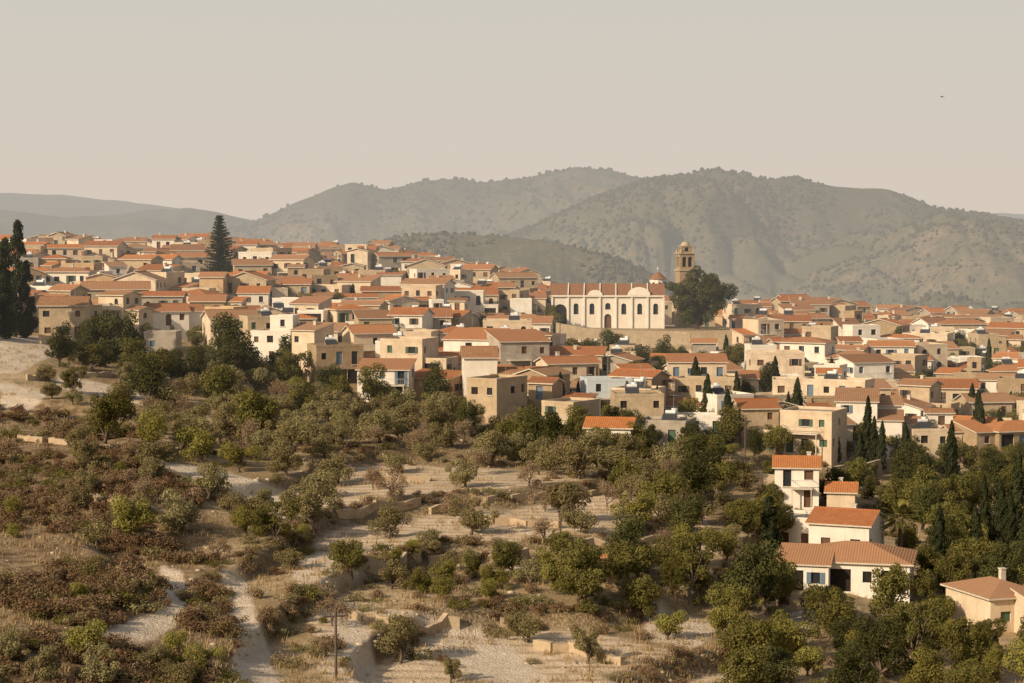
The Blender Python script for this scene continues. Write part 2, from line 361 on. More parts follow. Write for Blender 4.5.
# ---------------------------------------------------------------- tree meshes
def leaves(C,R,n,size,r,up=.25,inner=.5,sq=(1,1,1),asp=.62):
    C=np.array(C,float);R=np.array(R,float);w=R**2/np.sum(R**2);k=r.choice(len(C),n,p=w)
    d=r.normal(size=(n,3));d/=np.linalg.norm(d,axis=1)[:,None]
    rad=R[k]*(inner+(1.12-inner)*r.random(n)**.6)
    Pp=C[k]+d*rad[:,None]*np.array(sq)
    nn=d+.7*r.normal(size=(n,3))+np.array([0,0,up]);nn/=np.linalg.norm(nn,axis=1)[:,None]
    t=np.cross(nn,r.normal(size=(n,3)));t/=np.linalg.norm(t,axis=1)[:,None];b=np.cross(nn,t)
    s=(size*(.6+.8*r.random(n)))[:,None]*.5
    return np.stack([Pp-t*s,Pp-b*s*asp,Pp+t*s,Pp+b*s*asp],1).reshape(-1,3)
def tree_mesh(name,mb,LV,mats):
    nv=len(mb.v);V=np.concatenate([np.array(mb.v).reshape(-1,3),LV]);q=[f for f in mb.f if len(f)==4]
    nq=len(LV)//4;LQ=np.arange(nq*4).reshape(-1,4)+nv
    Q=np.concatenate([np.array(q,int).reshape(-1,4),LQ]);mi=np.concatenate([np.zeros(len(q)),np.ones(nq)])
    return mesh_np(name,V,Q,mats,mi)
def limb(mb,p0,p1,r0,r1,r,seg=3,bend=.12,n=6):
    p0=np.array(p0,float);p1=np.array(p1,float);L=np.linalg.norm(p1-p0);prev=p0
    for i in range(1,seg+1):
        t=i/seg;q=p0+(p1-p0)*t+(r.normal(size=3)*L*bend*(1 if i<seg else 0));mb.tube(prev,q,r0+(r1-r0)*(i-1)/seg,r0+(r1-r0)*t,n,cap=False);prev=q
def crown_tree(seed,h,rad,nc,cr,nl,ls,leaf,trunk=.28,flat_=.75,base=.35,tr=.18,vis=.5):
    r=np.random.default_rng(seed);mb=MB();fork=np.array([r.normal()*.15,r.normal()*.15,h*trunk]);limb(mb,(0,0,-.6),fork,tr*1.3,tr,r,3,.05,7)
    C=[];R=[];cz=h*(base+(1-base)/2);hz=h*(1-base)/2
    th=r.random()*6.28;ecc=1+.3*r.random();lop=r.normal(size=2)*.2*rad
    for i in range(nc):
        d=r.normal(size=3);d/=np.linalg.norm(d);q=r.random()**vis
        a,b_=d[0]*ecc,d[1]/ecc;d0=a*math.cos(th)-b_*math.sin(th);d1=a*math.sin(th)+b_*math.cos(th)
        c=np.array([d0*(rad-cr*.6)*q+lop[0],d1*(rad-cr*.6)*q+lop[1],cz+d[2]*max(hz-cr*.6,.2)*q])
        rr=cr*(.42+.85*r.random()**1.3);C.append(c);R.append(rr)
        if i<9: limb(mb,fork,c,tr*.55,.03,r,3,.08,5)
    LV=leaves(C,R,nl,ls,r,sq=(1,1,flat_))
    return tree_mesh('tree_mesh',mb,LV,[M['bark'],M[leaf]])
TM={'olive':[crown_tree(100+i,3.7+.45*(i%3),2.2+.2*(i%4),14+i%5,.82,4000,.20,'l_olive',.16,.85,.05,.16) for i in range(9)],
 'green':[crown_tree(200+i,4.2+.4*(i%3),2.3,15,.9,4600,.20,'l_bright',.14,.9,.0,.15) for i in range(5)],
 'broad':[crown_tree(300+i,6.0+.8*(i%3),3.1+.2*(i%3),24,1.1,7000,.26,'l_broad',.15,.9,.0,.22) for i in range(8)],
 'dark':[crown_tree(400+i,6.5+.8*(i%3),3.1,24,1.15,7000,.26,'l_dark',.15,.95,.0,.22) for i in range(6)]}
def bare_tree(seed):
    r=np.random.default_rng(seed);mb=MB();tips=[]
    def rec(p,d,L,rad,lev):
        e=p+d*L;limb(mb,p,e,rad,rad*.6,r,2,.06,4 if lev else 6)
        if lev>=3: tips.append(e);return
        for k in range(4 if lev<2 else 3):
            nd=d+r.normal(size=3)*.6+np.array([0,0,.08]);nd/=np.linalg.norm(nd);rec(e if k else p+d*L*.7,nd,L*(.66+.15*r.random()),rad*.55,lev+1)
    rec(np.array([0,0,-.4]),np.array([0.05,0,1.]),1.25,.13,0)
    tips=np.array(tips);LV=leaves(tips,np.full(len(tips),.5),2400,.14,r,inner=.1)
    return tree_mesh('almond_mesh',mb,LV,[M['bark'],M['l_dry']])
TM['almond']=[bare_tree(500+i) for i in range(6)]
def cypress(seed,h,rad,n=5200,leaf='l_cyp',ls=.26):
    r=np.random.default_rng(seed);mb=MB();limb(mb,(0,0,-.5),(0,0,h*.9),.2,.03,r,4,.005,6)
    t=r.random(n)**.85;a=r.random(n)*2*math.pi
    prof=rad*np.minimum(1,(t+.04)*7)*(1-t)**.62*(1+.28*np.sin(a*3+t*17+seed)+.2*np.sin(a*5-t*31))
    rr=prof*(.55+.5*r.random(n)**.5);Pp=np.stack([rr*np.cos(a),rr*np.sin(a),.25+t*h],-1)
    nn=np.stack([np.cos(a),np.sin(a),np.full(n,.25)],-1)+.5*r.normal(size=(n,3));nn/=np.linalg.norm(nn,axis=1)[:,None]
    tt=np.array([0,0,1])+.4*r.normal(size=(n,3));tt=np.cross(nn,np.cross(tt,nn));tt/=np.linalg.norm(tt,axis=1)[:,None];bb=np.cross(nn,tt)
    s=(ls*(.7+.8*r.random(n)))[:,None]*.5
    LV=np.stack([Pp-tt*s,Pp-bb*s*.6,Pp+tt*s*1.3,Pp+bb*s*.6],1).reshape(-1,3)
    return tree_mesh('cypress_mesh',mb,LV,[M['bark'],M[leaf]])
TM['cypress']=[cypress(600+i,9.5,1.0+.12*i) for i in range(4)]
def conifer(seed,h=14.5,rad=2.6):
    r=np.random.default_rng(seed);mb=MB();limb(mb,(0,0,-.5),(0,0,h*.95),.3,.04,r,4,.01,7);C=[];R=[]
    for i in range(60):
        t=r.random()**.8;w=rad*(1-t)**.5*min(1,(t+.1)*4);a=r.random()*6.28;q=r.random()**.5
        c=np.array([math.cos(a)*w*q*.8,math.sin(a)*w*q*.8,.8+t*(h-1.2)]);C.append(c);R.append((.55+.6*r.random())*(1-.45*t))
        if i%3==0: limb(mb,(0,0,c[2]-.6),c,.08,.02,r,2,.05,4)
    return tree_mesh('conifer_mesh',mb,leaves(C,R,16000,.3,r,inner=.4,sq=(1,1,1.25)),[M['bark'],M['l_cyp']])
TM['conifer']=[conifer(650+i,14+i) for i in range(3)]
def norfolk():
    r=np.random.default_rng(9);mb=MB();h=14.5;limb(mb,(0,0,-3),(0,0,h),.3,.05,r,4,.003,8);C=[];R=[]
    z=1.2
    while z<h-.1:
        L=4.2*(1-(z/h))**.85+.3;nb=8
        for k in range(nb):
            a=2*math.pi*k/nb+z*1.7+r.normal()*.15;LL=L*(.8+.3*r.random());e=np.array([math.cos(a)*LL,math.sin(a)*LL,z+LL*.18+r.normal()*.1]);mb.tube((0,0,z),e,.06,.02,4,cap=False)
            m=max(3,int(LL/.32))
            for q in range(0,m+1):
                C.append(np.array([0,0,z])+(e-np.array([0,0,z]))*q/m);R.append(.42*(1.15-.4*q/m))
        z+=.66
    LV=leaves(C,R,30000,.25,r,inner=.1,sq=(1,1,.75));return tree_mesh('norfolk_mesh',mb,LV,[M['bark'],M['l_cyp']])
TM['norfolk']=[norfolk()]
def bigpine():
    r=np.random.default_rng(77);mb=MB();limb(mb,(0,0,-1),(.3,0,5),.55,.38,r,4,.02,8);C=[];R=[]
    for i in range(56):
        d=r.normal(size=3);d/=np.linalg.norm(d);q=r.random()**.4
        w=7.2*(1-.3*max(0,d[2]))
        c=np.array([d[0]*w*q+.4,d[1]*5.5*q,8.2+d[2]*6.4*q]);C.append(c);R.append(.9+1.4*r.random())
        if i<14: limb(mb,(.3,0,4+1.5*r.random()),c,.2,.05,r,3,.05,5)
    LV=leaves(C,R,32000,.36,r,inner=.5,sq=(1,1,.8));return tree_mesh('pine_mesh',mb,LV,[M['bark'],M['l_dark']])
TM['bigpine']=[bigpine()]
def palm():
    r=np.random.default_rng(5);mb=MB();limb(mb,(0,0,-.5),(.1,0,4.2),.28,.2,r,4,.01,7);Q=[]
    for k in range(46):
        a=r.random()*6.28;el=-.5+1.7*r.random();L=2.1;d=np.array([math.cos(a)*math.cos(el),math.sin(a)*math.cos(el),math.sin(el)]);sd=np.array([-math.sin(a),math.cos(a),0])
        for j in range(14):
            t=.35+.65*j/13;p=np.array([.1,0,4.2])+d*L*t+np.array([0,0,-1])*(t**2)*.5
            for sg in (-1,1):
                e=p+sd*sg*.45*math.sin(math.pi*min(t,.93))+d*.35-np.array([0,0,.12]);w=d*.05
                Q+= [p-w,p+w,e+w,e-w]
    return tree_mesh('palm_mesh',mb,np.array(Q),[M['bark'],M['l_broad']])
TM['palm']=[palm()]
NAMES={'olive':'olive_tree','green':'carob_tree','broad':'oak_tree','dark':'evergreen_tree','almond':'almond_tree','cypress':'cypress_tree','conifer':'conifer_tree','norfolk':'norfolk_pine_tree','bigpine':'pine_tree','palm':'palm_tree'}
HOUSES=[]
TREES=[]
def clear_of_houses(x,y,m=1.0):
    for (hx,hy,hr) in HOUSES:
        if (x-hx)**2+(y-hy)**2<(hr+m)**2: return False
    return True
def plant(kind,x,y,sc=1.0,z=None,sink=.1):
    if z is None: z=h1(x,y)
    u=random.uniform
    me=random.choice(TM[kind]);o=add(NAMES[kind],me,(x,y,z-sink),random.random()*6.28,(sc*u(.85,1.2),sc*u(.85,1.2),sc*u(.85,1.15)) if kind not in('norfolk','bigpine') else sc)
    o.rotation_euler=(random.gauss(0,.03),random.gauss(0,.03),o.rotation_euler[2] if kind!='bigpine' else 0);TREES.append((x,y));return o
# ---------------------------------------------------------------- houses
def facade(mw,mg,ox,oy,ux,uy,W,z0,z1,ops,rec=.2,mwi=0):
    nx,ny=uy,-ux
    def P(s,z,d=0): return (ox+ux*s-nx*d,oy+uy*s-ny*d,z)
    xs=sorted({0,W,*[o[0] for o in ops],*[o[2] for o in ops]});zs=sorted({z0,z1,*[o[1] for o in ops],*[o[3] for o in ops]})
    for i in range(len(xs)-1):
        for j in range(len(zs)-1):
            cx=(xs[i]+xs[i+1])/2;cz=(zs[j]+zs[j+1])/2
            if any(o[0]<cx<o[2] and o[1]<cz<o[3] for o in ops): continue
            mw.poly([P(xs[i],zs[j]),P(xs[i+1],zs[j]),P(xs[i+1],zs[j+1]),P(xs[i],zs[j+1])],mwi)
    for (a,b0,c,d0,kind,arch) in ops:
        mw.poly([P(a,b0),P(a,d0),P(a,d0,rec),P(a,b0,rec)],mwi);mw.poly([P(c,b0),P(c,d0),P(c,d0,rec),P(c,b0,rec)],mwi)
        mw.poly([P(a,d0),P(c,d0),P(c,d0,rec),P(a,d0,rec)],mwi);mw.poly([P(a,b0),P(c,b0),P(c,b0,rec),P(a,b0,rec)],mwi)
        mg.poly([P(a,b0,rec),P(c,b0,rec),P(c,d0,rec),P(a,d0,rec)],kind)
        if arch:
            r=(c-a)/2;m=(a+c)/2;zc=d0-r;N=6
            for sg in (-1,1):
                arc=[(m+sg*r*math.cos(t*math.pi/2/N),zc+r*math.sin(t*math.pi/2/N)) for t in range(N+1)]
                cor=(m+sg*r,d0)
                for k in range(N): mw.poly([P(*cor,.004),P(*arc[k],.004),P(*arc[k+1],.004)],mwi)
def roof_gable(mr,mw,cx,cy,w,d,h,pitch,axis,ov=.35,th=.16):
    def R(x,y,z): return (cx+x,cy+y,z) if axis=='x' else (cx+y,cy-x,z)
    a,b=(w,d) if axis=='x' else (d,w)
    A=a/2+ov;B=b/2+ov;rise=b/2*pitch;ze=h-ov*pitch+.05;zr=h+rise+.05
    for sg in (-1,1):
        mr.poly([R(-A,sg*B,ze+th),R(A,sg*B,ze+th),R(A,0,zr+th),R(-A,0,zr+th)])
        mr.poly([R(-A,sg*B,ze),R(A,sg*B,ze),R(A,0,zr),R(-A,0,zr)],1)
        mr.poly([R(-A,sg*B,ze),R(A,sg*B,ze),R(A,sg*B,ze+th),R(-A,sg*B,ze+th)],1)
        for q in (-A,A): mr.poly([R(q,sg*B,ze),R(q,0,zr),R(q,0,zr+th),R(q,sg*B,ze+th)],1)
        mw.poly([R(sg*a/2,-b/2,h),R(sg*a/2,b/2,h),R(sg*a/2,0,h+rise)])
    if axis=='x': mr.box(cx-A,cy-.14,zr+th-.05,cx+A,cy+.14,zr+th+.1)
    else: mr.box(cx-.14,cy-A,zr+th-.05,cx+.14,cy+A,zr+th+.1)
    return zr
def roof_hip(mr,cx,cy,w,d,h,pitch,ov=.4,th=.16):
    A=w/2+ov;B=d/2+ov;k=min(A,B);ze=h-.02;zr=ze+k*pitch+th
    rx=A-k;ry=B-k
    c=[(cx-A,cy-B),(cx+A,cy-B),(cx+A,cy+B),(cx-A,cy+B)];z0=ze+th
    r0=(cx-rx,cy-ry,zr);r1=(cx+rx,cy+ry,zr)
    if A>=B:
        mr.poly([(*c[0],z0),(*c[1],z0),r1,r0]);mr.poly([(*c[2],z0),(*c[3],z0),r0,r1]);mr.poly([(*c[1],z0),(*c[2],z0),r1]);mr.poly([(*c[3],z0),(*c[0],z0),r0])
    else:
        mr.poly([(*c[1],z0),(*c[2],z0),r1,r0]);mr.poly([(*c[3],z0),(*c[0],z0),r0,r1]);mr.poly([(*c[0],z0),(*c[1],z0),r0]);mr.poly([(*c[2],z0),(*c[3],z0),r1])
    mr.poly([(*q,ze) for q in c],1)
    for i in range(4):
        j=(i+1)%4;mr.poly([(*c[i],ze),(*c[j],ze),(*c[j],z0),(*c[i],z0)],1)
    return zr
def roof_shed(mr,mw,cx,cy,w,d,h,pitch,ov=.3,th=.15):
    A=w/2+ov;B=d/2+ov;z0=h-ov*pitch+.04;z1=h+(d+ov)*pitch+.04
    mr.poly([(cx-A,cy-B,z0+th),(cx+A,cy-B,z0+th),(cx+A,cy+B,z1+th),(cx-A,cy+B,z1+th)])
    mr.poly([(cx-A,cy-B,z0),(cx+A,cy-B,z0),(cx+A,cy+B,z1),(cx-A,cy+B,z1)],1)
    mr.poly([(cx-A,cy-B,z0),(cx+A,cy-B,z0),(cx+A,cy-B,z0+th),(cx-A,cy-B,z0+th)],1)
    mr.poly([(cx-A,cy+B,z1),(cx+A,cy+B,z1),(cx+A,cy+B,z1+th),(cx-A,cy+B,z1+th)],1)
    for q in (-A,A): mr.poly([(cx+q,cy-B,z0),(cx+q,cy+B,z1),(cx+q,cy+B,z1+th),(cx+q,cy-B,z0+th)],1)
    for q in (-w/2,w/2): mw.poly([(cx+q,cy-d/2,h),(cx+q,cy+d/2,h),(cx+q,cy+d/2,h+d*pitch)])
    mw.poly([(cx-w/2,cy+d/2,h),(cx+w/2,cy+d/2,h),(cx+w/2,cy+d/2,h+d*pitch),(cx-w/2,cy+d/2,h+d*pitch)])
def roof_flat(mr,mw,cx,cy,w,d,h):
    mr.poly([(cx-w/2+.18,cy-d/2+.18,h-.05),(cx+w/2-.18,cy-d/2+.18,h-.05),(cx+w/2-.18,cy+d/2-.18,h-.05),(cx-w/2+.18,cy+d/2-.18,h-.05)],2)
    p=.4;t=.2
    mw.box(cx-w/2-.03,cy-d/2-.03,h,cx+w/2+.03,cy-d/2+t,h+p);mw.box(cx-w/2-.03,cy+d/2-t,h,cx+w/2+.03,cy+d/2+.03,h+p)
    mw.box(cx-w/2-.03,cy-d/2+t,h,cx-w/2+t,cy+d/2-t,h+p-.01);mw.box(cx+w/2-t,cy-d/2+t,h,cx+w/2+.03,cy+d/2-t,h+p-.01)
def openings(W,st,sh,rnd,front,dens=.8,arch=False):
    ops=[];n=max(1,int(W/2.3));p=W/n
    for f in range(st):
        zb=f*sh
        for i in range(n):
            if rnd.random()>dens: continue
            m=p*(i+.5)+rnd.uniform(-.25,.25);k=rnd.random()
            if f==0 and front and k<.3: ww,a,b,kd=1.05,zb+.02,zb+2.15,1
            elif f==0 and front and k<.5: ww,a,b,kd=min(2.4,p*.85),zb+.02,zb+2.3,2
            elif f>0 and front and k<.3: ww,a,b,kd=1.0,zb+.15,zb+2.2,rnd.choice([0,1])
            else: ww,a,b,kd=rnd.choice([.8,.9,1.1]),zb+1.0,zb+rnd.choice([2.0,2.15]),rnd.choice([0,0,0,1,2])
            if m-ww/2<.3 or m+ww/2>W-.3: continue
            ops.append((m-ww/2,a,m+ww/2,b,kd,arch and rnd.random()<.5))
    return ops
def block(P,cx,cy,w,d,st,sh,roof,rnd,base=-5,dens=.8,pitch=.32,arch=False,shutters=True,zoff=0):
    mw,mg,mr,msh=P['w'],P['g'],P['r'],P['s'];h=st*sh+zoff
    sides=[(cx-w/2,cy-d/2,1,0,w,True),(cx+w/2,cy-d/2,0,1,d,False),(cx+w/2,cy+d/2,-1,0,w,False),(cx-w/2,cy+d/2,0,-1,d,False)]
    for (ox,oy,ux,uy,W,fr) in sides:
        ops=openings(W,st,sh,rnd,fr,dens if fr else dens*.7,arch)
        if zoff: ops=[(a,b+zoff,c,e+zoff,k,r) for (a,b,c,e,k,r) in ops]
        facade(mw,mg,ox,oy,ux,uy,W,base,h,ops)
        nx,ny=uy,-ux
        for (a,b,c,e,k,ar) in ops:
            if shutters and k==0 and not ar and rnd.random()<.4 :
                for (s0,s1) in ((a-.45,a-.02),(c+.02,c+.45)):
                    p=[(ox+ux*s+nx*q,oy+uy*s+ny*q) for s in (s0,s1) for q in (.005,.06)]
                    xs=[q[0] for q in p];yy=[q[1] for q in p];msh.box(min(xs),min(yy),b,max(xs),max(yy),e)
            if k==0 and rnd.random()<.7:
                s0,s1=a-.1,c+.1;p=[(ox+ux*s+nx*q,oy+uy*s+ny*q) for s in (s0,s1) for q in (.004,.12)]
                xs=[q[0] for q in p];yy=[q[1] for q in p];P['t'].box(min(xs),min(yy),b-.12,max(xs),max(yy),b-.003)
    if roof=='gx': roof_gable(mr,mw,cx,cy,w,d,h,pitch,'x')
    elif roof=='gy': roof_gable(mr,mw,cx,cy,w,d,h,pitch,'y')
    elif roof=='hip': roof_hip(mr,cx,cy,w,d,h,pitch)
    elif roof=='shed': roof_shed(mr,mw,cx,cy,w,d,h,.2)
    else: roof_flat(mr,mw,cx,cy,w,d,h)
    return h
def heater(mb,x,y,z,r,tank=True):
    mb.poly([(x-1,y-.7,z+.25),(x+1,y-.7,z+.25),(x+1,y+.5,z+1.05),(x-1,y+.5,z+1.05)],1)
    mb.poly([(x-1,y-.7,z+.18),(x+1,y-.7,z+.18),(x+1,y+.5,z+.98),(x-1,y+.5,z+.98)],0)
    mb.tube((x-.7,y+.7,z+1.2),(x+.7,y+.7,z+1.2),.27,.27,10,2)
    for q in (-.9,.9):
        mb.tube((x+q,y+.6,z),(x+q,y+.6,z+1.1),.03,.03,4,0);mb.tube((x+q,y-.65,z),(x+q,y-.65,z+.25),.03,.03,4,0)
    if tank: mb.tube((x+.4,y+1.3,z),(x+.4,y+1.3,z+1.7),.42,.42,10,2)
def house(x,y,w,d,st,roof,wall='cream',rmat='roof1',rot=0,z=None,sh=3.0,name='village_house',seed=None,wing=None,dens=.8,pitch=.32,balcony=None,heat=None,arch=False,shc=None,reg=True,upper=None,lift=0):
    rnd=random.Random(seed if seed is not None else random.random())
    if z is None:
        a=max(w,d)/2*.7;z=max(h1(x,y),np.mean([h1(x+i*a,y+j*a) for i in(-1,1) for j in (-1,1)]))+lift
    e=empty(name,(x,y,z),rot)
    P={k:MB() for k in 'wgrstbh'}
    h=block(P,0,0,w,d,st,sh,roof,rnd,dens=dens,pitch=pitch,arch=arch)
    if wing:
        wx,wy,ww,wd,ws,wr=wing;block(P,wx,wy,ww,wd,ws,sh*.97,wr,rnd,dens=dens,pitch=pitch,arch=arch)
    if upper:
        wx,wy,ww,wd,wr=upper;block(P,wx,wy,ww,wd,1,2.5,wr,rnd,base=h-.1,dens=dens,pitch=pitch,zoff=h)
    if balcony is None: balcony=st>1 and rnd.random()<.45
    if balcony:
        bw=min(w*.7,rnd.uniform(2.5,5));bx=rnd.uniform(-w/2+bw/2,w/2-bw/2);yb=-d/2;mb=P['b']
        mb.box(bx-bw/2,yb-1.3,sh-.06,bx+bw/2,yb-.003,sh+.1,1)
        mb.box(bx-bw/2,yb-1.3,sh+1.0,bx+bw/2,yb-1.25,sh+1.06)
        for q in (bx-bw/2,bx+bw/2-.05): mb.box(q,yb-1.245,sh+1.0,q+.05,yb-.003,sh+1.06)
        n=int(bw/.25)
        for i in range(n+1):
            q=bx-bw/2+.02+(bw-.06)*i/n;mb.box(q,yb-1.29,sh+.1,q+.025,yb-1.26,sh+1.0)
        for q in (bx-bw/2+.1,bx+bw/2-.22): mb.box(q,yb-1.2,-4,q+.12,yb-1.08,sh-.06,1)
    if heat is None: heat=rnd.random()<(.3 if roof=='flat' else .05)
    if heat: heater(P['h'],rnd.uniform(-w*.25,w*.25),rnd.uniform(-d*.1,d*.2),h+(0 if roof=='flat' else d*.17),rnd,roof=='flat')
    if rnd.random()<.4 and roof!='flat':
        cxx=rnd.uniform(-w*.3,w*.3);P['t'].box(cxx,.6,h,cxx+.5,1.1,h+d*.16+.6);P['t'].box(cxx-.07,.53,h+d*.16+.6,cxx+.57,1.17,h+d*.16+.7)
    if rnd.random()<.35:
        ax=rnd.uniform(-w*.3,w*.3);mb=P['h'];zz=h+d*.1;mb.tube((ax,1,zz-.5),(ax,1,zz+3),.025,.02,4,0)
        mb.tube((ax-.6,1,zz+2.9),(ax+.6,1,zz+2.9),.015,.015,4,0)
        for q in (-.5,-.2,.1,.4): mb.tube((ax+q,.7,zz+2.9),(ax+q,1.3,zz+2.9),.012,.012,4,0)
    shm=M[shc or rnd.choice(['wood','wood','bluewood','greenwood','wood','wood'])]
    P['w'].obj('walls',[M[wall]],e);P['r'].obj('roof',[M[rmat],M['trim'],M['deck']],e);P['g'].obj('windows_and_door',[M['glass'],shm,M['dark']],e)
    P['s'].obj('shutters',[shm],e);P['t'].obj('sills_and_chimney',[M['trim']],e);P['b'].obj('balcony',[M['metal'],M['trim']],e);P['h'].obj('roof_fittings',[M['metal'],M['panel'],M['tank']],e)
    if reg: HOUSES.append((x,y,max(w,d)*.5))
    if wing and reg:
        c,s_=math.cos(rot),math.sin(rot);HOUSES.append((x+wing[0]*c-wing[1]*s_,y+wing[0]*s_+wing[1]*c,max(wing[2],wing[3])*.45))
    return e
R=math.radians
def lm(px,py,wpx,d,st,roof,front=0,**k):
    x,y,z=site(px,py);w=wpx/F*y;e=house(x,y+d/2,w,d,st,roof,**k)
    for q in range(front): HOUSES.append((x,y-3-4*q,w*.45))
    return e
lm(864,600,112,9,1,'hip',2,wall='white',rmat='roof3',rot=R(-14),name='white_house',seed=1,wing=(-4.8,-3.6,5,5.5,1,'shed'),sh=2.9,pitch=.3,shc='bluewood',heat=False,balcony=False,dens=1)
lm(852,560,62,7,1,'gx',1,wall='white',rmat='roof1',rot=R(-24),name='white_house',seed=2,wing=(-5.4,1.5,4.6,6,1,'flat'),sh=3.6,heat=False,dens=1,balcony=False)
lm(800,510,44,6,2,'gx',1,wall='white',rmat='roof3',rot=R(-8),name='white_house',seed=3,dens=1,sh=2.4,heat=False,balcony=True)
lm(845,516,28,5,1,'gx',wall='cream',rmat='roof3',rot=R(-12),name='village_house',seed=4,sh=2.4,heat=False)
lm(1006,634,66,8,1,'hip',2,wall='cream',rmat='roof1',rot=R(18),name='village_house',seed=5,wing=(3,-6,7,4,1,'shed'),heat=False,sh=3.2,balcony=False)
lm(603,590,34,3,1,'gx',1,wall='tan',rmat='roof3',rot=R(6),name='farm_shed',seed=6,sh=1.9,heat=False)
lm(612,452,46,6,1,'gx',wall='white',rmat='roof3',rot=R(-10),name='village_house',seed=7,heat=False)
lm(668,454,50,6,1,'flat',wall='grey',rot=R(-18),name='village_house',seed=8,heat=True)
lm(607,418,46,6,2,'flat',wall='blue',rot=R(8),name='blue_house',seed=9,shc='bluewood',sh=2.5,heat=False)
lm(385,404,52,6,2,'shed',wall='white',rmat='roof1',rot=R(-6),name='white_house',seed=10,shc='bluewood',sh=2.2,balcony=True)
lm(497,424,36,8,2,'flat',wall='lime',rot=R(-32),name='stone_house',seed=12,sh=2.9,heat=False)
lm(543,416,36,7,2,'gy',wall='tan',rmat='roof2',rot=R(-32),name='stone_house',seed=13,sh=2.8)
lm(572,442,38,7,2,'flat',wall='lime',rot=R(-34),name='stone_house',seed=14,sh=2.5)
lm(640,427,42,6,2,'flat',wall='cream',rot=R(-25),name='village_house',seed=15,sh=2.5)
lm(520,354,64,7,2,'gx',wall='white',rmat='roof1',rot=R(-5),name='white_house',seed=16,balcony=True,heat=False,sh=2.8)
lm(322,368,48,7,2,'gx',wall='cream',rmat='roof2',rot=R(-18),name='stone_house',seed=17,sh=2.9)
lm(275,366,42,7,2,'flat',wall='white',rmat='roof2',rot=R(-12),name='white_house',seed=37,sh=2.6,upper=(1,1,4,3.5,'flat'))
lm(372,350,34,6,2,'shed',wall='lime',rmat='roof2',rot=R(12),name='stone_house',seed=18,sh=2.7)
lm(60,340,46,8,2,'gx',wall='lime',rmat='roof2',rot=R(6),name='stone_house',seed=19,sh=2.8)
lm(112,322,66,8,2,'gx',wall='lime',rmat='roof1',rot=R(10),name='stone_house',seed=20,sh=2.9)
lm(160,354,32,6,1,'flat',wall='grey',rot=R(0),name='stone_house',seed=21,sh=3.1,heat=False)
lm(950,425,58,7,2,'gx',wall='cream',rmat='roof1',rot=R(-8),name='village_house',seed=22,sh=2.8,balcony=True)
lm(470,322,52,8,2,'gx',wall='cream',rmat='roof1',rot=R(4),name='village_house',seed=23,arch=True,sh=2.8)
lm(785,348,52,7,2,'gx',wall='tan',rmat='roof1',rot=R(-4),name='stone_house',seed=25,sh=2.5)
# ---------------------------------------------------------------- arcaded stone building below the church
def arcade(px,py,W,d,h,n,rot):
    x,y,z=site(px,py);e=empty('arcaded_stone_building',(x,y+d/2,z),rot);w=MB();g=MB();r=MB();p=W/n
    ops=[(p*(i+.5)-p*.36,.05,p*(i+.5)+p*.36,h*.8,2,True) for i in range(n)]
    facade(w,g,-W/2,-d/2,1,0,W,-3,h,ops,.8)
    facade(w,g,W/2,-d/2,0,1,d,-3,h,[(d/2-.5,1.2,d/2+.5,2.8,0,True)]);facade(w,g,-W/2,d/2,0,-1,d,-3,h,[(d/2-.5,1.2,d/2+.5,2.8,0,True)]);facade(w,g,W/2,d/2,-1,0,W,-3,h,[])
    roof_flat(r,w,0,0,W,d,h)
    w.obj('walls',[M['lime']],e);g.obj('arch_recesses',[M['glass'],M['wood'],M['dark']],e);r.obj('roof',[M['roof1'],M['trim'],M['deck']],e)
    HOUSES.append((x-W/4,y+d/2,W*.3));HOUSES.append((x+W/4,y+d/2,W*.3))
arcade(600,386,12,6,5.0,3,R(-8))
arcade(700,364,20,5,3.2,7,R(-2))
